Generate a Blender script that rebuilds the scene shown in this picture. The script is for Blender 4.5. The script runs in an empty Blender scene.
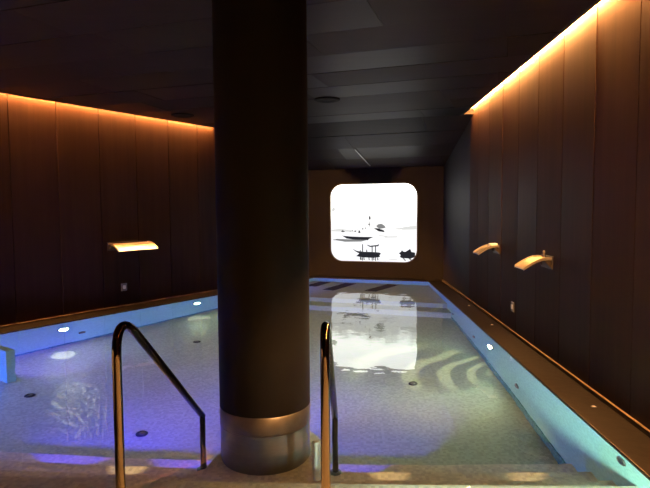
import bpy, bmesh, math, random
from mathutils import Vector, Matrix
random.seed(7)
S = bpy.context.scene
COL = S.collection
PI = math.pi

# ------------------------------------------------------------------ view
S.view_settings.view_transform = 'Standard'
S.view_settings.look = 'None'
S.view_settings.gamma = 1
S.view_settings.use_curve_mapping = False
S.view_settings.exposure = 0.0
S.cycles.use_denoising = True
S.cycles.max_bounces = 10
S.cycles.diffuse_bounces = 4
S.cycles.glossy_bounces = 5
S.cycles.transmission_bounces = 8
S.cycles.sample_clamp_indirect = 4.0
S.cycles.caustics_refractive = True
S.cycles.caustics_reflective = False
S.cycles.blur_glossy = 0.3

w = bpy.data.worlds.new('dark_world'); S.world = w
w.use_nodes = True
w.node_tree.nodes['Background'].inputs[0].default_value = (0.02, 0.016, 0.016, 1)
w.node_tree.nodes['Background'].inputs[1].default_value = 0.05

# ------------------------------------------------------------------ materials
class N:
    def __init__(s, name):
        s.m = bpy.data.materials.new(name); s.m.use_nodes = True
        s.t = s.m.node_tree; s.t.nodes.clear()
        s.out = s.t.nodes.new('ShaderNodeOutputMaterial')
    def n(s, typ, **kw):
        o = s.t.nodes.new('ShaderNode' + typ)
        for k, v in kw.items():
            if k.startswith('i_'):
                key = k[2:]
                key = int(key) if key.isdigit() else key.replace('_', ' ')
                o.inputs[key].default_value = v
            else: setattr(o, k, v)
        return o
    def l(s, a, b): s.t.links.new(a, b)
    def coord(s, scale=(1, 1, 1), out='Object', rot=(0, 0, 0)):
        c = s.n('TexCoord'); mp = s.n('Mapping')
        mp.inputs['Scale'].default_value = scale
        mp.inputs['Rotation'].default_value = rot
        s.l(c.outputs[out], mp.inputs['Vector']); return mp.outputs[0]
    def ramp(s, fac, stops):
        r = s.n('ValToRGB'); e = r.color_ramp.elements
        while len(e) < len(stops): e.new(.5)
        for i, (p, c) in enumerate(stops):
            e[i].position = p; e[i].color = (*c, 1) if len(c) == 3 else c
        s.l(fac, r.inputs[0]); return r.outputs[0]
    def bsdf(s, **kw):
        b = s.n('BsdfPrincipled')
        for k, v in kw.items(): b.inputs[k.replace('_', ' ')].default_value = v
        s.l(b.outputs[0], s.out.inputs[0]); return b

def C3(r, g, b): return (r, g, b, 1)

def plain(name, col, rough=.5, metal=0, var=.12, scale=8, bump=0, spec=.5):
    k = N(name); b = k.bsdf(Roughness=rough, Metallic=metal, Specular_IOR_Level=spec)
    v = k.coord()
    nz = k.n('TexNoise', i_Scale=scale, i_Detail=4.)
    k.l(v, nz.inputs['Vector'])
    c = k.ramp(nz.outputs[0], [(.3, tuple(x*(1-var) for x in col)), (.7, tuple(min(1, x*(1+var)) for x in col))])
    k.l(c, b.inputs['Base Color'])
    if bump:
        bp = k.n('Bump', i_Strength=bump, i_Distance=.01)
        k.l(nz.outputs[0], bp.inputs['Height']); k.l(bp.outputs[0], b.inputs['Normal'])
    return k.m

def emit(name, col, st):
    k = N(name); e = k.n('Emission', i_Color=C3(*col), i_Strength=st)
    k.l(e.outputs[0], k.out.inputs[0]); return k.m

def mosaic(name, col, scale=42, var=.3, tilt=.10, rough=.18):
    """small square glass mosaic: every tile a slightly different tone and tilt"""
    k = N(name); b = k.bsdf(Roughness=rough)
    b.inputs['Specular IOR Level'].default_value = .5
    v = k.coord((scale,)*3)
    vo = k.n('TexVoronoi', i_Scale=1., i_Randomness=0.)
    vo.distance = 'CHEBYCHEV'; k.l(v, vo.inputs['Vector'])
    sp = k.n('SeparateColor'); k.l(vo.outputs['Color'], sp.inputs[0])
    c = k.ramp(sp.outputs[0], [(0, tuple(x*(1-var) for x in col)), (1, tuple(min(1, x*(1+var)) for x in col))])
    k.l(c, b.inputs['Base Color'])
    g = k.n('NewGeometry')
    s1 = k.n('VectorMath', operation='SUBTRACT'); k.l(vo.outputs['Color'], s1.inputs[0]); s1.inputs[1].default_value = (.5,)*3
    s2 = k.n('VectorMath', operation='SCALE'); k.l(s1.outputs[0], s2.inputs[0]); s2.inputs['Scale'].default_value = tilt
    s3 = k.n('VectorMath', operation='ADD'); k.l(s2.outputs[0], s3.inputs[0]); k.l(g.outputs['Normal'], s3.inputs[1])
    s4 = k.n('VectorMath', operation='NORMALIZE'); k.l(s3.outputs[0], s4.inputs[0])
    k.l(s4.outputs[0], b.inputs['Normal'])
    return k.m

def panel_mat(name, dark, light, rough=(.35, .6), streak=(9, 9, .35), spec=.35):
    """stained boards: streaks run along, each board a little different"""
    k = N(name); b = k.bsdf()
    b.inputs['Specular IOR Level'].default_value = spec
    v = k.coord(streak)
    nz = k.n('TexNoise', i_Scale=1.5, i_Detail=6., i_Roughness=.65); k.l(v, nz.inputs['Vector'])
    v2 = k.coord((.8, .8, .5)); n2 = k.n('TexNoise', i_Scale=1.6, i_Detail=3.); k.l(v2, n2.inputs['Vector'])
    g = k.n('NewGeometry')
    a = k.n('Math', operation='ADD'); k.l(nz.outputs[0], a.inputs[0]); k.l(n2.outputs[0], a.inputs[1])
    m = k.n('Math', operation='MULTIPLY_ADD'); k.l(g.outputs['Random Per Island'], m.inputs[0]); m.inputs[1].default_value = .35
    k.l(a.outputs[0], m.inputs[2])
    h = k.n('Math', operation='MULTIPLY'); k.l(m.outputs[0], h.inputs[0]); h.inputs[1].default_value = .45
    k.l(k.ramp(h.outputs[0], [(.35, dark), (.75, light)]), b.inputs['Base Color'])
    r = k.n('MapRange'); k.l(g.outputs['Random Per Island'], r.inputs[0])
    r.inputs['To Min'].default_value = rough[0]; r.inputs['To Max'].default_value = rough[1]
    k.l(r.outputs[0], b.inputs['Roughness'])
    return k.m

def water_mat():
    k = N('pool_water_clear')
    g = k.n('BsdfGlass', i_Roughness=0.0, i_IOR=1.33, i_Color=C3(.93, .98, .97))
    v = k.coord((1, 1, 1))
    n1 = k.n('TexNoise', i_Scale=2.2, i_Detail=2.); k.l(v, n1.inputs['Vector'])
    n2 = k.n('TexNoise', i_Scale=9., i_Detail=1.); k.l(v, n2.inputs['Vector'])
    m = k.n('Math', operation='MULTIPLY_ADD'); k.l(n2.outputs[0], m.inputs[0]); m.inputs[1].default_value = .12
    k.l(n1.outputs[0], m.inputs[2])
    bp = k.n('Bump', i_Strength=1.0, i_Distance=.0035); k.l(m.outputs[0], bp.inputs['Height'])
    k.l(bp.outputs[0], g.inputs['Normal'])
    k.l(g.outputs[0], k.out.inputs[0]); return k.m

M = dict(
    wall=panel_mat('stained_dark_wall_boards', (.027, .0115, .0065), (.054, .023, .0125), rough=(.55, .75), spec=.06),
    wall_end=panel_mat('dark_brown_end_wall', (.006, .0052, .0054), (.011, .009, .009), (.6, .7), spec=.1),
    wall_far=panel_mat('smoky_dark_wall', (.014, .0110, .0098), (.031, .024, .021), (.6, .7), spec=.1),
    ceil=panel_mat('dark_ceiling_boards', (.0125, .0085, .0072), (.023, .0155, .0135), (.45, .68), (1.2, 9, 9), .05),
    slab=plain('dark_slab', (.02, .018, .017), .9),
    gap=plain('black_gap', (.006, .005, .005), .8, spec=.1),
    floor=mosaic('beige_floor_mosaic', (.385, .45, .33), var=.14, tilt=.05, rough=.32),
    step=mosaic('sand_step_mosaic', (.64, .61, .49), var=.16, tilt=.05, rough=.32),
    basin=mosaic('pale_aqua_wall_mosaic', (.33, .66, .64), var=.08, tilt=.02, rough=.25),
    teal=mosaic('teal_mosaic_band', (.09, .27, .30), tilt=.03),
    deck=plain('brown_deck_stone', (.0062, .0048, .0042), .4, 0, .35, 14, .15, spec=.14),
    gutter=plain('dark_gutter', (.008, .007, .006), .5),
    brass=plain('bronze_edge_strip', (.16, .11, .07), .4, .5, .3, 5),
    column=plain('matt_black_brown_column', (.0042, .0042, .0048), .6, 0, .15, 3, spec=.07),
    steel=plain('brushed_stainless', (.19, .185, .18), .38, 1, .08, 20),
    polish=plain('polished_stainless', (.085, .078, .075), .07, 1, .05, 6),
    steel_rough=plain('satin_stainless', (.80, .74, .64), .30, 1, .06, 12),
    bracket=plain('dark_bronze', (.06, .045, .038), .45, .6, .1),
    plate=plain('grey_plastic', (.16, .155, .155), .4, 0, .05),
    white=plain('white_plastic', (.75, .78, .72), .35, 0, .05),
    black=plain('black_rubber', (.012, .012, .014), .5, 0, .1),
    grate=plain('dark_grate', (.015, .015, .022), .5, 0, .2),
    led=emit('warm_led', (1, .43, .12), 3200.0),
    lens=emit('lamp_lens_warm_white', (1, .80, .56), 14.0),
    lens_warm=emit('step_lens_amber', (1, .66, .33), 2.5),
    lens_violet=emit('step_lens_violet', (.30, .06, 1), 4.0),
    spot=emit('deck_spot_lens', (1, .55, .25), 1.2),
    water=water_mat(),
)

# ------------------------------------------------------------------ mesh helpers
def link(name, bm, mat, parent=None, smooth=False, bevel=0):
    bmesh.ops.recalc_face_normals(bm, faces=bm.faces[:])
    me = bpy.data.meshes.new(name); bm.to_mesh(me); bm.free()
    for m in (mat if isinstance(mat, (list, tuple)) else [mat]): me.materials.append(m)
    if smooth:
        for p in me.polygons: p.use_smooth = True
        try: me.set_sharp_from_angle(angle=math.radians(40))
        except Exception: pass
    o = bpy.data.objects.new(name, me); COL.objects.link(o)
    if parent: o.parent = parent
    if bevel:
        md = o.modifiers.new('bevel', 'BEVEL'); md.width = bevel; md.segments = 2; md.limit_method = 'ANGLE'
    return o

def tag(o, label, cat, group=None, kind=None):
    o['label'] = label; o['category'] = cat
    if group: o['group'] = group
    if kind: o['kind'] = kind
    return o

def struct(o, label=None):
    o['kind'] = 'structure'
    if label: o['label'] = label
    return o

def thing(name, label, cat, mat4, group=None):
    e = bpy.data.objects.new(name, None); COL.objects.link(e)
    e.empty_display_size = .1
    e.matrix_world = mat4
    return tag(e, label, cat, group)

def prism(bm, poly, z0, z1, mi=0):
    """poly: (x, y) list; z0/z1 numbers or functions of (x, y)"""
    f0 = z0 if callable(z0) else (lambda x, y: z0)
    f1 = z1 if callable(z1) else (lambda x, y: z1)
    a = [bm.verts.new((x, y, f0(x, y))) for x, y in poly]
    b = [bm.verts.new((x, y, f1(x, y))) for x, y in poly]
    n = len(poly)
    fs = [bm.faces.new(a[::-1]), bm.faces.new(b)]
    for i in range(n): fs.append(bm.faces.new((a[i], a[(i+1) % n], b[(i+1) % n], b[i])))
    for f in fs: f.material_index = mi

def box(bm, x0, x1, y0, y1, z0, z1):
    prism(bm, [(x0, y0), (x1, y0), (x1, y1), (x0, y1)], z0, z1)

def lathe(bm, prof, seg=48, mat4=Matrix()):
    """prof: (r, z) list, closed with caps"""
    rings = []
    for r, z in prof:
        rings.append([bm.verts.new(mat4 @ Vector((r*math.cos(2*PI*i/seg), r*math.sin(2*PI*i/seg), z))) for i in range(seg)])
    for a, b in zip(rings, rings[1:]):
        for i in range(seg): bm.faces.new((a[i], a[(i+1) % seg], b[(i+1) % seg], b[i]))
    bm.faces.new(rings[0][::-1]); bm.faces.new(rings[-1])

def tube(bm, pts, r, seg=16):
    pts = [Vector(p) for p in pts]; rings = []
    side = None
    for i, p in enumerate(pts):
        t = (pts[min(i+1, len(pts)-1)] - pts[max(i-1, 0)]).normalized()
        if side is None:
            side = t.orthogonal().normalized()
        side = (side - t*side.dot(t)).normalized(); up = t.cross(side)
        rings.append([bm.verts.new(p + side*r*math.cos(2*PI*k/seg) + up*r*math.sin(2*PI*k/seg)) for k in range(seg)])
    for a, b in zip(rings, rings[1:]):
        for k in range(seg): bm.faces.new((a[k], a[(k+1) % seg], b[(k+1) % seg], b[k]))
    bm.faces.new(rings[0][::-1]); bm.faces.new(rings[-1])

def clip(poly, p, n):
    """keep the part of a convex polygon where (q-p).n <= 0"""
    out = []
    for i, a in enumerate(poly):
        b = poly[(i+1) % len(poly)]
        da = (a[0]-p[0])*n[0] + (a[1]-p[1])*n[1]; db = (b[0]-p[0])*n[0] + (b[1]-p[1])*n[1]
        if da <= 0: out.append(a)
        if (da < 0 < db) or (db < 0 < da):
            t = da/(da-db); out.append((a[0]+(b[0]-a[0])*t, a[1]+(b[1]-a[1])*t))
    return out

# ------------------------------------------------------------------ plan of the room (metres; deck top is z = 0)
WN = Vector((-.844, .536)).normalized(); WD = Vector((-WN.y*-1, -WN.x)); WD = Vector((WN.y, -WN.x))   # left wall: outward normal, direction away from us
EN = Vector((.272, .962)).normalized(); ED = Vector((-EN.y, EN.x))                                     # end wall: outward normal, direction to the left
XR_EDGE, XR_WALL, XR_LIP = 1.70, 2.03, 1.88
NL_EDGE, NL_WALL, NL_LIP = 7.15, 7.55, 7.44
E0 = Vector((2.03, 11.66)); NE_WALL = E0.dot(EN); NE_EDGE = NE_WALL - .34
NE_KINK = NE_WALL - 2.62
Y_NEAR, Y_DECK = -1.6, 2.75
ZC, ZTOP, ZEND, ZW, ZF = 3.04, 3.32, 2.42, -.012, -1.30

def left_at_y(n, y): return ((n - WN.y*y)/WN.x, y)
def end_at_x(n, x): return (x, (n - EN.x*x)/EN.y)
def corner(nl, ne):
    d = WN.x*EN.y - WN.y*EN.x
    return ((nl*EN.y - ne*WN.y)/d, (WN.x*ne - EN.x*nl)/d)
def outline(xr, nl, ne, y0): return [(xr, y0), end_at_x(ne, xr), corner(nl, ne), left_at_y(nl, y0)]
def quad_left(n0, n1, y0, ne):  return [left_at_y(n0, y0), corner(n0, ne), corner(n1, ne), left_at_y(n1, y0)]
def quad_end(n0, n1, x0, nl):   return [end_at_x(n0, x0), end_at_x(n1, x0), corner(nl, n1), corner(nl, n0)]

# ------------------------------------------------------------------ pool basin
bm = bmesh.new(); prism(bm, outline(XR_EDGE, NL_EDGE, NE_EDGE, Y_DECK), ZF-.15, ZF)
struct(link('floor', bm, M['floor']), 'beige mosaic floor of the pool')
bm = bmesh.new(); box(bm, XR_EDGE, XR_EDGE+.15, Y_DECK, 11.6, ZF-.15, -.04)
struct(link('wall_pool_right', bm, M['basin']))
bm = bmesh.new(); prism(bm, quad_left(NL_EDGE, NL_EDGE+.15, Y_DECK, NE_EDGE+.2), ZF-.15, -.04)
struct(link('wall_pool_left', bm, M['basin']))
bm = bmesh.new(); prism(bm, quad_end(NE_EDGE, NE_EDGE+.15, XR_EDGE, NL_EDGE), ZF-.15, -.04)
struct(link('wall_pool_end', bm, M['basin']))

# shallow far shelf and its step, then the broad entry steps near us
bm = bmesh.new()
prism(bm, quad_end(end_at_x(0, 0)[1]*0 + NE_EDGE-2.05, NE_EDGE, XR_EDGE, NL_EDGE), ZF, -.55)
prism(bm, quad_end(NE_EDGE-2.42, NE_EDGE-2.05, XR_EDGE, NL_EDGE), ZF, -.93)
struct(link('pool_shelf', bm, M['floor']), 'shallow mosaic shelf along the far end of the pool')
bm = bmesh.new()
for y1, z in ((4.10, -1.06), (3.77, -.81), (3.46, -.58), (3.17, -.31)):
    y0 = {4.10: 3.77, 3.77: 3.46, 3.46: 3.17, 3.17: Y_DECK}[y1]
    prism(bm, [(XR_EDGE, y0), (XR_EDGE, y1), left_at_y(NL_EDGE, y1), left_at_y(NL_EDGE, y0)], ZF, z)
prism(bm, [(-1.12, 3.46), (-.15, 3.46), (-.20, 4.0), (-.35, 4.25), (-.82, 4.25), (-.93, 3.83), (-.985, 3.56)], ZF, -.58)        # block the column stands on
struct(link('pool_steps', bm, M['step']), 'sand mosaic steps leading down into the pool')

# darker band of tile where the side walls meet the floor
bm = bmesh.new(); box(bm, XR_EDGE-.012, XR_EDGE, 4.10, 8.85, ZF, ZF+.13); struct(link('trim_1', bm, M['teal']))
bm = bmesh.new(); prism(bm, quad_left(NL_EDGE-.012, NL_EDGE, 4.10, NE_EDGE-2.42), ZF, ZF+.05); struct(link('trim_2', bm, M['teal']))

# decks round the pool
bm = bmesh.new(); prism(bm, [(XR_EDGE-.02, Y_DECK), (XR_EDGE-.02, 11.2), end_at_x(NE_EDGE-.02, XR_EDGE-.02), end_at_x(NE_WALL-.02, 1.97), (1.97, Y_DECK)], -.04, 0)
struct(link('deck_right', bm, M['deck'], bevel=.006), 'brown stone deck strip along the right wall')
bm = bmesh.new(); prism(bm, quad_left(NL_EDGE-.02, NL_WALL-.08, Y_DECK, NE_EDGE-.02), -.04, 0)
struct(link('deck_left', bm, M['deck'], bevel=.006), 'brown stone deck strip along the left wall')
bm = bmesh.new(); prism(bm, quad_end(NE_EDGE-.02, NE_WALL, XR_EDGE-.03, NL_WALL-.08), -.04, 0)
struct(link('deck_end', bm, M['deck'], bevel=.006), 'brown stone ledge under the end wall')
bm = bmesh.new(); prism(bm, [(XR_WALL, Y_NEAR), (XR_WALL, Y_DECK), left_at_y(NL_WALL, Y_DECK), left_at_y(NL_WALL, Y_NEAR)], ZF-.15, 0)
struct(link('deck_near', bm, M['step']), 'near deck at the top of the steps')
# gutter and metal edge strips at the foot of the walls
bm = bmesh.new(); box(bm, 1.97, XR_WALL+.1, Y_DECK, 11.7, -.09, -.05); struct(link('trim_3', bm, M['gutter']))
bm = bmesh.new(); box(bm, 2.008, XR_WALL, Y_DECK, 11.60, -.05, .006); struct(link('trim_4', bm, M['brass']))
bm = bmesh.new(); prism(bm, quad_left(NL_WALL-.08, NL_WALL+.1, Y_DECK, NE_WALL), -.09, -.05); struct(link('trim_5', bm, M['gutter']))
bm = bmesh.new(); prism(bm, quad_left(NL_WALL-.03, NL_WALL, Y_DECK, NE_WALL), -.05, .008); struct(link('trim_6', bm, M['brass']))

# ------------------------------------------------------------------ walls
def boards(frame, spans, z0, z1, t, gap=.010):
    bm = bmesh.new(); o, d, n = frame
    for a, b in spans:
        j = random.uniform(0, .004)
        p = [o + d*(a+gap/2) + n*j, o + d*(b-gap/2) + n*j, o + d*(b-gap/2) + n*t, o + d*(a+gap/2) + n*t]
        prism(bm, [(q.x, q.y) for q in p], z0, z1)
    return bm
ys = [3.913 + .6665*k for k in range(-9, 9)]; ys = [y for y in ys if y > Y_NEAR and y < 8.9] + [9.13]
ys = [Y_NEAR] + ys
wall = struct(link('wall_right', boards((Vector((XR_WALL, 0)), Vector((0, 1)), Vector((1, 0))), list(zip(ys, ys[1:])), .0, ZTOP, .04), M['wall'], bevel=.003), 'dark stained panelled wall on the right')
bm = bmesh.new(); box(bm, XR_WALL+.045, XR_WALL+.2, Y_NEAR, 11.9, -.05, ZTOP); link('backing', bm, M['gap'], wall)
bm = bmesh.new(); box(bm, XR_WALL+.012, XR_WALL+.05, 9.135, 11.75, 0, ZTOP); struct(link('wall_right_far', bm, M['wall_far']), 'smoky dark wall right of the lit picture')
s0 = left_at_y(NL_WALL, Y_NEAR); s0 = Vector(s0).dot(WD); s1 = Vector(corner(NL_WALL, NE_WALL)).dot(WD)
ss = [3.54 + .653*k for k in range(-14, 14)]; ss = [s0] + [s for s in ss if s0+.1 < s < s1-.1] + [s1+.05]
wall = struct(link('wall_left', boards((WN*NL_WALL, WD, WN), list(zip(ss, ss[1:])), .0, ZTOP, .04), M['wall'], bevel=.003), 'dark stained panelled wall on the left')
bm = bmesh.new(); prism(bm, quad_left(NL_WALL+.045, NL_WALL+.2, Y_NEAR, NE_WALL), -.05, ZTOP); link('backing', bm, M['gap'], wall)
bm = bmesh.new(); prism(bm, quad_end(NE_WALL, NE_WALL+.12, XR_WALL+.05, NL_WALL+.05), -.1, ZTOP)
struct(link('wall_end', bm, M['wall_end']), 'plain dark brown end wall around the lit picture')
bm = bmesh.new(); prism(bm, [(XR_WALL+.2, Y_NEAR-.15), (XR_WALL+.2, Y_NEAR), left_at_y(NL_WALL+.2, Y_NEAR), left_at_y(NL_WALL+.2, Y_NEAR-.15)], -.1, ZTOP)
struct(link('wall_near', bm, M['wall_end']), 'dark wall behind the viewer')

# ------------------------------------------------------------------ ceiling: flat boards, then a part that slopes down to the end wall
def row_boards(bm, keep, n0, n1, zfun, rows):
    """board rows parallel to the end wall, between distances n0 and n1 along EN"""
    step = (n1-n0)/rows
    for r in range(rows):
        a, b = n0 + r*step + .004, n0 + (r+1)*step - .004
        u = -3.2 - random.uniform(0, 2.4)
        while u < 13:
            u2 = u + 2.4
            q = [EN*a + ED*(u+.003), EN*b + ED*(u+.003), EN*b + ED*(u2-.003), EN*a + ED*(u2-.003)]
            q = [(v.x, v.y) for v in q]
            for p, n in keep:
                q = clip(q, p, n)
                if len(q) < 3: break
            if len(q) >= 3:
                j = random.uniform(0, .006)
                prism(bm, q, lambda x, y: zfun(x, y)+j, lambda x, y: zfun(x, y)+.05)
            u = u2
keep_flat = [((XR_LIP, 0), (1, 0)), (tuple(WN*NL_LIP), tuple(WN)), ((0, Y_NEAR), (0, -1))]
keep_slope = [((XR_WALL+.02, 0), (1, 0)), (tuple(WN*NL_WALL), tuple(WN))]
zs = lambda x, y: ZC + (ZEND-ZC)*max(0, (x*EN.x + y*EN.y - NE_KINK)/(NE_WALL-NE_KINK))
bm = bmesh.new()
row_boards(bm, keep_flat, NE_KINK-.655*20, NE_KINK, lambda x, y: ZC, 20)
row_boards(bm, keep_slope, NE_KINK, NE_WALL, zs, 4)
ceil = struct(link('ceiling', bm, M['ceil']), 'dark boarded ceiling sloping down to the end wall')
# backing above the joints
bm = bmesh.new()
q = [(20, -20), (20, 30), (-20, 30), (-20, -20)]
for p, n in keep_flat + [(tuple(EN*NE_KINK), tuple(EN))]: q = clip(q, p, n)
prism(bm, q, ZC+.04, ZC+.09)
q = [(20, -20), (20, 30), (-20, 30), (-20, -20)]
for p, n in keep_slope + [(tuple(EN*(NE_WALL+.02)), tuple(EN)), (tuple(EN*NE_KINK), tuple(-EN))]: q = clip(q, p, n)
prism(bm, q, lambda x, y: zs(x, y)+.04, lambda x, y: zs(x, y)+.09)
link('backing', bm, M['gap'], ceil)
bm = bmesh.new(); prism(bm, outline(XR_WALL+.2, NL_WALL+.2, NE_WALL+.12, Y_NEAR-.15), ZTOP, ZTOP+.1)
struct(link('ceiling_slab', bm, M['slab']))

bm = bmesh.new(); box(bm, XR_LIP-.03, XR_LIP, Y_NEAR, 9.14, ZC-.006, ZC+.12); struct(link('trim_8', bm, M['slab']))
bm = bmesh.new(); prism(bm, quad_left(NL_LIP-.03, NL_LIP, Y_NEAR, NE_KINK+.05), ZC-.006, ZC+.12); struct(link('trim_9', bm, M['slab']))
# light coves: a warm strip lies above the slot between ceiling and wall
def led(poly, label, z):
    bm = bmesh.new(); prism(bm, poly, z, z+.016)
    return tag(link('led_strip', bm, M['led']), label, 'light strip', 'warm light strips in the ceiling slots')
led([(XR_WALL-.020, Y_NEAR+.1), (XR_WALL-.006, Y_NEAR+.1), (XR_WALL-.006, 9.08), (XR_WALL-.020, 9.08)],
    'warm glowing light strip in the ceiling slot along the right wall', 3.160)
a, b = Vector(left_at_y(NL_WALL-.020, Y_NEAR+.2)), Vector(corner(NL_WALL-.020, NE_KINK-.1))
led([tuple(a), tuple(b), tuple(b+WN*.014), tuple(a+WN*.014)], 'warm glowing light strip in the ceiling slot along the left wall', 3.108)
bm = bmesh.new(); box(bm, XR_LIP, XR_WALL+.04, 9.10, 9.14, ZC-.01, ZTOP); struct(link('trim_7', bm, M['slab']))

# ------------------------------------------------------------------ water
bm = bmesh.new(); prism(bm, outline(XR_EDGE+.03, NL_EDGE+.03, NE_EDGE+.03, Y_DECK-.03), ZF-.03, ZW)
tag(link('pool_water', bm, M['water']), 'clear still pool water mirroring the lit picture', 'water', kind='stuff')

# ------------------------------------------------------------------ column
cx, cy = -.604, 3.815
t = thing('round_column', 'thick black round column standing in the pool on a steel foot', 'column', Matrix.Translation((cx, cy, -.58)))
bm = bmesh.new(); lathe(bm, [(.325, .702), (.325, 3.62)], 64); link('shaft', bm, M['column'], t, True)
bm = bmesh.new(); lathe(bm, [(.321, .573), (.327, .578), (.327, .694), (.321, .702)], 64); o = link('collar', bm, M['steel'], t, True); o['label'] = 'brushed steel collar above the water'
bm = bmesh.new(); lathe(bm, [(.323, 0), (.323, .573)], 64); o = link('steel_foot', bm, M['steel'], t, True); o['label'] = 'steel foot under water'

# ------------------------------------------------------------------ handrails
def rail(x, x1, label):
    t = thing('handrail', label, 'handrail', Matrix.Translation((x, 2.6, 0)), 'polished handrails of the pool steps')
    d = x1 - x
    A = Vector((0, 0, 0)); top = Vector((0, 0, .78))
    foot = Vector((d, 1.16, .035))
    pts = [A, Vector((0, 0, .3)), Vector((0, 0, .6)), top]
    # round bend from the post into the slope
    sl = (foot - Vector((0, 0.0, 1.03))).normalized()
    P1 = Vector((0, 0, 1.03)) + sl*.24
    for k in range(1, 11):
        s = k/10; c = Vector((0, 0, 1.0))
        pts.append(top*(1-s)**2 + c*2*s*(1-s) + P1*s*s)
    pts += [P1.lerp(foot, s) for s in (.33, .66, 1)]
    bm = bmesh.new(); tube(bm, pts, .0235, 20); link('tube', bm, M['polish'], t, True)
    bm = bmesh.new(); lathe(bm, [(.021, -.81), (.021, .02), (.0235, .035)], 20, Matrix.Translation((d, 1.16, 0))); link('post', bm, M['polish'], t, True)
    bm = bmesh.new(); lathe(bm, [(.05, 0), (.05, .01), (.03, .02)], 24); link('flange', bm, M['steel'], t, True)
    bm = bmesh.new(); lathe(bm, [(.045, -.81), (.045, -.80), (.026, -.79)], 24, Matrix.Translation((d, 1.16, 0))); link('flange', bm, M['steel'], t, True)
rail(-1.152, -1.052, 'bent steel handrail left of the round black column')
rail(-.115, -.098, 'steel handrail seen end-on right of the round black column')

# pale post beside the column
t = thing('pale_post', 'short pale post standing under water right of the column', 'post', Matrix.Translation((-.213, 3.47, -.58)))
bm = bmesh.new(); lathe(bm, [(.028, 0), (.028, .50), (.022, .52)], 20); link('stem', bm, M['white'], t, True)
bm = bmesh.new(); lathe(bm, [(.031, .50), (.031, .535), (.020, .55)], 20); link('cap', bm, M['white'], t, True)

# ------------------------------------------------------------------ lit picture on the end wall
def basis(px, py, pz, outn):
    """local x to the right seen from the pool, y up, z out of the wall"""
    z = Vector((outn[0], outn[1], 0)).normalized(); y = Vector((0, 0, 1)); x = y.cross(z)
    m = Matrix((x, y, z)).transposed().to_4x4(); m.translation = (px, py, pz); return m
SW, SH = 1.955, 1.725
pc = E0 + ED*1.529
t = thing('light_box', 'glowing picture of boats on a lake set in the end wall', 'light box', basis(pc.x, pc.y, .355+SH/2, -EN))
def rounded(wd, ht, r, n=10):
    out = []
    for cxs, cys, a0 in ((1, 1, 0), (-1, 1, 90), (-1, -1, 180), (1, -1, 270)):
        for k in range(n+1):
            a = math.radians(a0 + 90*k/n)
            out.append((cxs*(wd/2-r) + r*math.cos(a), cys*(ht/2-r) + r*math.sin(a)))
    return out
bm = bmesh.new()
i_ = rounded(SW, SH, .27); o_ = rounded(SW+.05, SH+.05, .295)
rings = [[bm.verts.new((x, y, z)) for x, y in pl] for pl, z in ((o_, 0), (o_, .02), (i_, .02), (i_, 0))]
for a, b in zip(rings, rings[1:] + rings[:1]):
    for k in range(len(a)): bm.faces.new((a[k], a[(k+1) % len(a)], b[(k+1) % len(b)], b[k]))
link('frame', bm, M['black'], t)
# the picture: pale sky and lake, dark shapes of boats, houses and shore
k = N('lit_picture_sky'); e = k.n('Emission'); v = k.coord((1, 1, 1))
sx = k.n('SeparateXYZ'); k.l(v, sx.inputs[0])
nz = k.n('TexNoise', i_Scale=2.2, i_Detail=5., i_Roughness=.6); k.l(v, nz.inputs['Vector'])
m1 = k.n('Math', operation='MULTIPLY_ADD'); k.l(nz.outputs[0], m1.inputs[0]); m1.inputs[1].default_value = .9; k.l(sx.outputs[1], m1.inputs[2])
k.l(k.ramp(m1.outputs[0], [(.0, (.95, .95, .98)), (.42, (1.0, .99, .97)), (.62, (1, .99, .96)), (.9, (1, .98, .93))]), e.inputs[0])
mr = k.n('MapRange'); k.l(m1.outputs[0], mr.inputs[0])
mr.inputs['From Min'].default_value = .45; mr.inputs['From Max'].default_value = .72; mr.inputs['To Min'].default_value = 1.15; mr.inputs['To Max'].default_value = 3.4
k.l(mr.outputs[0], e.inputs[1]); k.l(e.outputs[0], k.out.inputs[0])
pm = [k.m, emit('picture_black', (.022, .022, .028), 1), emit('picture_grey', (.25, .25, .25), 1), emit('picture_pale', (.78, .78, .76), 1)]
bm = bmesh.new(); prism(bm, rounded(SW, SH, .27), -.01, .004, 0)
def pic(pts, mi, dz=0):
    q = [(((x-30)/473-.5)*SW, (.5-(y-18)/422)*SH) for x, y in pts]
    prism(bm, q, .0045, .0055+dz, mi)
def stroke(x0, y0, x1, y1, wd, mi, dz=0):
    L = math.hypot(x1-x0, y1-y0); nx, ny = -(y1-y0)/L*wd/2, (x1-x0)/L*wd/2
    pic([(x0+nx, y0+ny), (x1+nx, y1+ny), (x1-nx, y1-ny), (x0-nx, y0-ny)], mi, dz)
pic([(375, 262), (410, 256), (440, 249), (500, 244), (500, 264), (430, 266)], 3)
pic([(33, 150), (46, 140), (58, 150), (50, 165), (33, 172)], 3)
pic([(34, 268), (80, 262), (130, 268), (160, 272), (160, 279), (34, 277)], 3)
pic([(284, 246), (296, 236), (314, 234), (332, 246), (336, 256), (300, 262)], 2)
pic([(272, 258), (290, 258), (318, 266), (330, 272), (328, 279), (298, 275), (280, 264)], 1, .001)
for x, y, s in ((96, 276, 8), (104, 277, 5), (152, 271, 4), (168, 275, 6), (191, 281, 7), (190, 274, 5), (210, 262, 5), (225, 258, 4), (246, 237, 6), (140, 276, 4), (178, 268, 3)):
    pic([(x-s, y+s*.6), (x-s*.4, y-s*.8), (x+s*.5, y-s*.6), (x+s, y+s*.5)], 1)
stroke(249, 192, 249, 210, 9, 1); stroke(249, 210, 247, 250, 2.5, 2)
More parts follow.
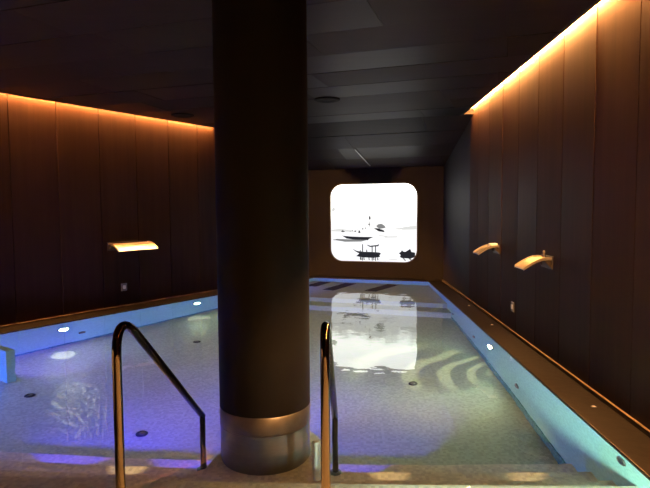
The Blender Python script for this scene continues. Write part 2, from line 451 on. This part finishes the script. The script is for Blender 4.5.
pic([(92, 300), (140, 304), (200, 306), (270, 306), (246, 316), (238, 324), (180, 324), (120, 316)], 1)
pic([(60, 318), (130, 320), (238, 322), (200, 332), (110, 334), (50, 325)], 2)
stroke(42, 324, 66, 324, 4, 1)
pic([(150, 372), (178, 384), (215, 388), (250, 388), (300, 390), (311, 396), (302, 406), (306, 415), (270, 420), (215, 419), (172, 413), (190, 398), (172, 388)], 1, .001)
for x, y0, y1 in ((209, 346, 436), (262, 358, 436), (281, 356, 436), (196, 380, 432), (232, 376, 395)): stroke(x, y0, x, y1, 5, 1)
stroke(236, 350, 252, 358, 5, 1); stroke(248, 358, 298, 352, 7, 1); stroke(290, 356, 299, 346, 5, 1)
for x in (200, 216, 244, 270, 292): stroke(x, 418, x+2, 434, 6, 2)
pic([(408, 392), (418, 386), (424, 376), (432, 384), (444, 384), (462, 372), (468, 368), (474, 384), (494, 388), (494, 412), (470, 420), (424, 418), (412, 412), (418, 402)], 1, .001)
stroke(430, 418, 444, 432, 7, 2); stroke(462, 418, 474, 428, 8, 2)
stroke(330, 306, 400, 304, 7, 3); stroke(350, 425, 400, 428, 5, 3); stroke(300, 298, 345, 302, 5, 3)
link('picture_panel', bm, pm, t)

# ------------------------------------------------------------------ water spouts
def spout(px, py, outn, wd, label, knob, cap=False):
    t = thing('water_spout', label, 'water spout', basis(px, py, .96, outn), 'wall water spouts')
    prof = [(0, .044), (.05, .047), (.10, .041), (.15, .025), (.20, .000), (.25, -.032), (.285, -.056)]
    bm = bmesh.new(); up, lo = [], []
    for d, z in prof:
        up.append([bm.verts.new((x, z, d)) for x in (-wd/2, wd/2)]); lo.append([bm.verts.new((x, z-.010, d-.003)) for x in (-wd/2, wd/2)])
    for a, b in zip(up, up[1:]): bm.faces.new((a[0], a[1], b[1], b[0]))
    for a, b in zip(lo, lo[1:]): bm.faces.new((a[0], b[0], b[1], a[1]))
    for i in range(len(prof)-1):
        for s in (0, 1): bm.faces.new((up[i][s], up[i+1][s], lo[i+1][s], lo[i][s]))
    bm.faces.new((up[0][0], up[0][1], lo[0][1], lo[0][0])); bm.faces.new((up[-1][0], up[-1][1], lo[-1][1], lo[-1][0]))
    o = link('blade', bm, M['steel_rough'], t, True)
    for s in (-1, 1):                                        # turned-up rim along each side of the blade
        bm = bmesh.new()
        for (d0, z0), (d1, z1) in zip(prof, prof[1:]):
            v = [bm.verts.new((s*wd/2 + e, z+h, d)) for e in (-.005, .005) for (d, z) in ((d0, z0), (d1, z1)) for h in (-.014, .014)]
            for f in ((0, 1, 3, 2), (4, 5, 7, 6), (0, 1, 5, 4), (2, 3, 7, 6), (0, 2, 6, 4), (1, 3, 7, 5)): bm.faces.new([v[i] for i in f])
        link('side_rim', bm, M['steel_rough'], t)
    bm = bmesh.new(); prism(bm, [(-wd/2-.01, -.06), (wd/2+.01, -.06), (wd/2+.01, .07), (-wd/2-.01, .07)], 0, .012); link('wall_plate', bm, M['bracket'], t, bevel=.003)
    for s in (-1, 1):
        bm = bmesh.new(); xs = s*(wd/2-.02)
        a = [(0.012, .045), (.10, .045), (.012, -.045)]
        v0 = [bm.verts.new((xs-.004, z, d)) for d, z in a]; v1 = [bm.verts.new((xs+.004, z, d)) for d, z in a]
        bm.faces.new(v0); bm.faces.new(v1[::-1])
        for i in range(3): bm.faces.new((v0[i], v0[(i+1) % 3], v1[(i+1) % 3], v1[i]))
        link('bracket', bm, M['bracket'], t)
    if cap:
        bm = bmesh.new(); box(bm, wd/2-.10, wd/2-.01, .050, .085, .03, .13)
        o = link('valve_cap', bm, M['white'], t, bevel=.006); o['label'] = 'small white cap'
    if knob:
        bm = bmesh.new(); lathe(bm, [(.008, 0), (.008, .05), (.011, .052), (.011, .066), (.005, .07)], 16, Matrix.Translation((wd*.12, .05, .05)) @ Matrix.Rotation(-PI/2, 4, 'X')); link('knob', bm, M['steel_rough'], t, True)
spout(XR_WALL, 5.57, (-1, 0), .29, 'curved steel water spout nearest the viewer on the right wall', True)
spout(XR_WALL, 7.44, (-1, 0), .30, 'curved steel water spout on the right wall nearer the lit picture', False, True)
p = WN*NL_WALL + WD*5.30
spout(p.x, p.y, -WN, .72, 'wide curved steel water spout on the left wall', False)

# push-button plates under the spouts
def button(px, py, pz, outn, label):
    t = thing('button_panel', label, 'button panel', basis(px, py, pz, outn), 'button plates low on the walls')
    bm = bmesh.new(); prism(bm, [(-.052, -.06), (.052, -.06), (.052, .06), (-.052, .06)], 0, .012); link('plate', bm, M['plate'], t, bevel=.004)
    bm = bmesh.new(); prism(bm, rounded(.05, .06, .015, 4), .012, .02); link('button', bm, M['white'], t)
button(XR_WALL, 6.69, .30, (-1, 0), 'small pale button plate low on the right wall')
p = WN*NL_WALL + WD*5.2
button(p.x, p.y, .30, -WN, 'small grey button plate low on the left wall')

# ------------------------------------------------------------------ lamps under water
def lamp_fixture(name, px, py, pz, outn, r, lens, label, cat, group, power, col, spot=None, size=.1, tilt=0, gobo=None, off=.03):
    m = basis(px, py, pz, outn)
    t = thing(name, label, cat, m, group)
    bm = bmesh.new(); lathe(bm, [(r*1.0, 0), (r*1.35, 0), (r*1.35, .008), (r*1.15, .016), (r*1.0, .012)], 28); link('bezel', bm, M['steel'], t, True)
    bm = bmesh.new(); lathe(bm, [(r*1.0, 0), (r*1.0, .010), (r*.6, .016)], 28); link('lens', bm, M[lens], t, True)
    ld = bpy.data.lights.new(name + '_lamp', 'SPOT' if spot else 'AREA')
    ld.energy = power; ld.color = col
    if spot: ld.spot_size = math.radians(spot); ld.spot_blend = .6; ld.shadow_soft_size = .03
    else: ld.shape = 'DISK'; ld.size = size
    if gobo: gobo(ld)
    lo = bpy.data.objects.new('lamp', ld); COL.objects.link(lo); lo.parent = t
    aim = Vector((0, -math.sin(math.radians(tilt)), math.cos(math.radians(tilt))))       # tilt > 0 looks down
    lo.matrix_local = Matrix.Translation((0, 0, off)) @ aim.to_track_quat('-Z', 'Y').to_matrix().to_4x4()
    return t
WARMW = (.80, 1, .62)
def pool_light(px, py, pz, outn, label, power):
    return lamp_fixture('pool_light', px, py, pz, outn, .06, 'lens', label, 'pool light', 'white lamps in the pool walls', power, WARMW, size=.12)
GL = 'lamps'
for s, lab in ((3.95, 'round white pool lamp under water on left wall, leftmost in view'), (6.34, 'round white pool lamp under water on left wall, beside the column')):
    p = WN*(NL_EDGE) + WD*s
    pool_light(p.x, p.y, -.44, -WN, lab, 9)
pool_light(XR_EDGE, 6.39, -.45, (-1, 0), 'round white pool lamp under water on the right wall', 30)
p = WN*NL_EDGE + WD*.6
pool_light(p.x, p.y, -.44, -WN, 'added white fill lamp, unseen, left of the view', 5)  # unseen lamp, added to lift the general light under water

lamp_fixture('pool_light', 1.0, Y_DECK, -.17, (0, 1), .06, 'lens', 'added white fill lamp, unseen, under the deck edge by the right wall', 'pool light', 'white lamps in the pool walls', 80, (.74, 1, .80), size=.12)  # unseen lamp, added to brighten the right pool wall and floor

def step_lamp(x, y, z, kind, label):
    if kind == 'violet':
        lamp_fixture('step_light', x, y, z, (0, 1), .028, 'lens_violet', label, 'step light', 'violet step lamps', 110 if x < -2 else 480 if x < 0 else 330, (.05, .035, 1), spot=98 if x < 0 else 86, tilt=18)
    else:
        lamp_fixture('step_light', x, y, z, (0, 1), .028, 'lens_warm', label, 'step light', 'amber step lamps', 30 if x < 0 else 150, (1, .62, .28), spot=56, tilt=27)
for x, lab in ((-1.24, 'violet step lamp shining left of the column'), (.05, 'violet step lamp shining right of the column'), (-2.2, 'violet step lamp far left along the steps')):
    step_lamp(x, 4.10-.33, -.86, 'violet', lab)
for x, lab in ((-1.60, 'amber step lamp left of the column'), (.29, 'amber step lamp right of the column'), (1.23, 'amber step lamp by the right pool wall')):
    step_lamp(x, 3.46, -.69, 'amber', lab)
# violet lamps low in the walls
def wall_violet(px, py, pz, outn, label, power, col=(.16, .08, 1)):
    lamp_fixture('violet_light', px, py, pz, outn, .04, 'lens_violet', label, 'pool light', 'violet lamps in the pool walls', power, col, size=.1)
p = WN*6.7 + WD*2.90
wall_violet(p.x, p.y, -.75, WD, 'unseen violet lamp put on the far face of the tiled partition', 45)  # hidden from view, put here to light the left wall violet
p = WN*NL_EDGE + WD*8.6
wall_violet(p.x, p.y, -.5, -WN, 'added violet lamp hidden behind the column on the left pool wall', 80, (.10, .12, 1))  # unseen, added to bring more blue into the left half
p = WN*NL_EDGE + WD*1.6
wall_violet(p.x, p.y, -.5, -WN, 'added violet lamp, unseen, left of the view on the left pool wall', 120, (.03, .12, 1))  # out of view, added to turn the left floor bluer
p = Vector(end_at_x(NE_EDGE, -.95)); wall_violet(p.x, p.y, -.3, -EN, 'violet pool lamp at the far end behind the column', 40)

# added patterned spots at the white lamps imitate caustics and glitter on the floor
def beam(px, py, pz, tx, ty, power, col, cone, scale, kind, gsc=22):
    ld = bpy.data.lights.new('caustic_spot', 'SPOT'); ld.energy = power; ld.color = col
    ld.spot_size = math.radians(cone); ld.spot_blend = .9; ld.shadow_soft_size = .01
    ld.use_nodes = True; nt = ld.node_tree; nt.nodes.clear()
    out = nt.nodes.new('ShaderNodeOutputLight'); em = nt.nodes.new('ShaderNodeEmission')
    nt.links.new(em.outputs[0], out.inputs[0])
    tc = nt.nodes.new('ShaderNodeTexCoord'); mp = nt.nodes.new('ShaderNodeMapping'); nt.links.new(tc.outputs['Normal'], mp.inputs[0])
    mp.inputs['Scale'].default_value = (scale,)*3
    if kind == 'rings':
        mp.inputs['Location'].default_value = (.3, 1.3, 0)
        tx_ = nt.nodes.new('ShaderNodeTexWave'); tx_.wave_type = 'RINGS'; tx_.rings_direction = 'Z'
        tx_.inputs['Scale'].default_value = .9; tx_.inputs['Distortion'].default_value = 3.0; tx_.inputs['Detail'].default_value = 1
        src = tx_.outputs['Fac']; lo, hi = .55, 1.0
    else:
        tx_ = nt.nodes.new('ShaderNodeTexNoise'); tx_.inputs['Scale'].default_value = gsc; tx_.inputs['Detail'].default_value = 2
        src = tx_.outputs[0]; lo, hi = (.52, .70) if gsc > 30 else (.25, .6)
    nt.links.new(mp.outputs[0], tx_.inputs['Vector'])
    mr = nt.nodes.new('ShaderNodeMapRange'); mr.inputs['From Min'].default_value = lo; mr.inputs['From Max'].default_value = hi
    nt.links.new(src, mr.inputs[0])
    pw = nt.nodes.new('ShaderNodeMath'); pw.operation = 'POWER'; pw.inputs[1].default_value = 1.6; nt.links.new(mr.outputs[0], pw.inputs[0])
    nt.links.new(pw.outputs[0], em.inputs[1])
    lo_ = bpy.data.objects.new('caustic_spot', ld); COL.objects.link(lo_)
    d = Vector((tx, ty, ZF)) - Vector((px, py, pz))
    lo_.matrix_world = Matrix.Translation((px, py, pz)) @ d.to_track_quat('-Z', 'Y').to_matrix().to_4x4()
beam(XR_EDGE-.04, 6.39, -.45, 1.10, 6.50, 260, (1, .90, .55), 80, 1.5, 'rings')
p = WN*(NL_EDGE-.04) + WD*3.95
beam(p.x, p.y, -.44, -3.684, 6.747, 170, (1, .95, .85), 20, 1, 'glint', 12)
beam(p.x, p.y, -.44, -2.80, 5.36, 2000, (1, .97, .9), 15, 1, 'glint', 120)
p = WN*(NL_EDGE-.04) + WD*6.34
beam(p.x, p.y, -.44, -2.52, 8.863, 170, (1, .95, .85), 26, 1, 'glint', 12)

# ------------------------------------------------------------------ nozzles
def inlet(px, py, pz, outn, label):
    t = thing('wall_nozzle', label, 'nozzle', basis(px, py, pz, outn), 'round nozzles in the pool walls')
    bm = bmesh.new(); lathe(bm, [(.030, 0), (.052, 0), (.052, .008), (.040, .014), (.030, .008)], 24); link('ring', bm, M['steel'], t, True)
    bm = bmesh.new(); lathe(bm, [(.030, 0), (.030, .006)], 24); link('opening', bm, M['black'], t)
for y, z, lab in ((3.35, -.16, 'steel nozzle high on right pool wall, nearest the viewer'), (5.43, -.85, 'steel nozzle on right pool wall, first below the deck light'),
                  (7.30, -.87, 'steel nozzle on right pool wall just past the white lamp'), (8.75, -.88, 'steel nozzle on right pool wall, farthest from viewer')):
    inlet(XR_EDGE, y, z, (-1, 0), lab)
p = WN*NL_EDGE + WD*4.23
inlet(p.x, p.y, -.86, -WN, 'steel nozzle on left pool wall right of the white lamp')
for x, y, lab in ((-3.336, 5.413, 'dark floor nozzle at the far left of the pool'), (-1.874, 4.706, 'dark floor nozzle seen through the left handrail'),
                  (-2.137, 7.446, 'dark floor nozzle left of the column below the wall lamp'), (.719, 5.959, 'dark floor nozzle below the mirrored picture')):
    t = thing('floor_nozzle', lab, 'nozzle', Matrix.Translation((x, y, ZF)), 'floor nozzles')
    bm = bmesh.new(); lathe(bm, [(.03, 0), (.052, 0), (.052, .012), (.04, .020), (.03, .014)], 24); link('ring', bm, M['black'], t, True)
    bm = bmesh.new(); lathe(bm, [(.03, 0), (.03, .012), (.012, .026)], 24); link('cap', bm, M['steel'], t, True)

# dark bubble grates on the far shelf
for (ax, ay), (bx, by), lab in (((-.795, 11.33), (-.50, 11.95), 'dark strip grate on far pool shelf, beside the column'), ((-.405, 10.79), (.06, 11.74), 'dark strip grate on far pool shelf, middle of three'), ((.434, 10.66), (.96, 11.54), 'dark strip grate on far pool shelf, rightmost of three')):
    a, b = Vector((ax, ay)), Vector((bx, by)); d = (b-a).normalized(); n = Vector((-d.y, d.x)); L = (b-a).length
    t = thing('bubble_grate', lab, 'grate', Matrix.Translation((ax, ay, -.55)) @ Matrix.Rotation(math.atan2(d.y, d.x), 4, 'Z'), 'dark grates on the far shelf')
    bm = bmesh.new()
    for y0, y1 in ((-.13, -.11), (.11, .13)): box(bm, 0, L, y0, y1, 0, .02)
    for x0 in (0, L-.02): box(bm, x0, x0+.02, -.11, .11, 0, .02)
    link('frame', bm, M['black'], t)
    bm = bmesh.new()
    q = .02
    while q < L-.04: box(bm, q, q+.02, -.11, .11, 0, .016); q += .032
    link('bars', bm, M['grate'], t)

# ------------------------------------------------------------------ tiled partition at the left
a = Vector((-3.772, 5.708)); d = WN
L = NL_EDGE - a.dot(WN)
t4 = [a, a+WD*.10, a+WD*.10+WN*L, a+WN*L]
bm = bmesh.new(); prism(bm, [(q.x, q.y) for q in t4], ZF, -.06)
tag(link('pool_partition', bm, M['basin'], bevel=.008), 'pale tiled partition jutting from the left pool wall', 'partition')

# ------------------------------------------------------------------ small lights set in the right deck
for y, x, lab in ((4.09, 1.857, 'tiny deck light nearest the viewer on the right deck'), (7.02, 1.865, 'tiny deck light on right deck beside the white pool lamp'), (8.42, 1.88, 'tiny deck light on the right deck farthest from the viewer')):
    t = thing('deck_light', lab, 'deck light', Matrix.Translation((x, y, 0)), 'tiny deck lights')
    bm = bmesh.new(); lathe(bm, [(.010, 0), (.022, 0), (.022, .003), (.012, .005)], 20); link('bezel', bm, M['steel'], t, True)
    bm = bmesh.new(); lathe(bm, [(.012, .001), (.012, .006)], 20); link('lens', bm, M['spot'], t)

# ------------------------------------------------------------------ ceiling fittings
for x, y, lab in ((-.28, 7.60, 'round dark ceiling speaker right of the column'), (-2.63, 8.64, 'round dark ceiling speaker left of the column by the lit slot')):
    t = thing('ceiling_speaker', lab, 'ceiling speaker', Matrix.Translation((x, y, ZC)), 'round ceiling speakers')
    bm = bmesh.new(); lathe(bm, [(.12, 0), (.18, 0), (.18, -.012), (.15, -.022), (.12, -.012)], 40); link('rim', bm, M['gap'], t, True)
    bm = bmesh.new(); lathe(bm, [(.12, 0), (.12, -.008), (.05, -.014)], 40); link('grille', bm, M['gap'], t, True)
a = Vector((.148, 10.86, zs(.148, 10.86))); b = Vector((.488, 11.85, zs(.488, 11.85))); d = (b-a)
bm = bmesh.new(); tube(bm, [a+Vector((0, 0, -.012)), a.lerp(b, .5)+Vector((0, 0, -.012)), b+Vector((0, 0, -.012))], .012, 10)
tag(link('ceiling_rod', bm, M['steel'], None, True), 'thin metal rod on the sloping ceiling above the lit picture', 'rod')

# ------------------------------------------------------------------ camera
F = 540.; H = 1.5
yaw = math.atan(23/F); pitch = -math.atan(33.5/F); roll = math.radians(.4)
f = Vector((-math.sin(yaw)*math.cos(pitch), math.cos(yaw)*math.cos(pitch), math.sin(pitch)))
r0 = Vector((math.cos(yaw), math.sin(yaw), 0)); u0 = r0.cross(f)
r = r0*math.cos(roll) - u0*math.sin(roll); u = r0*math.sin(roll) + u0*math.cos(roll)
cam = bpy.data.cameras.new('camera'); cam.sensor_fit = 'HORIZONTAL'; cam.sensor_width = 36; cam.lens = F/650*36
cam.clip_start = .05
co = bpy.data.objects.new('camera', cam); COL.objects.link(co)
m = Matrix((r, u, -f)).transposed().to_4x4(); m.translation = (0, 0, H); co.matrix_world = m
S.camera = co
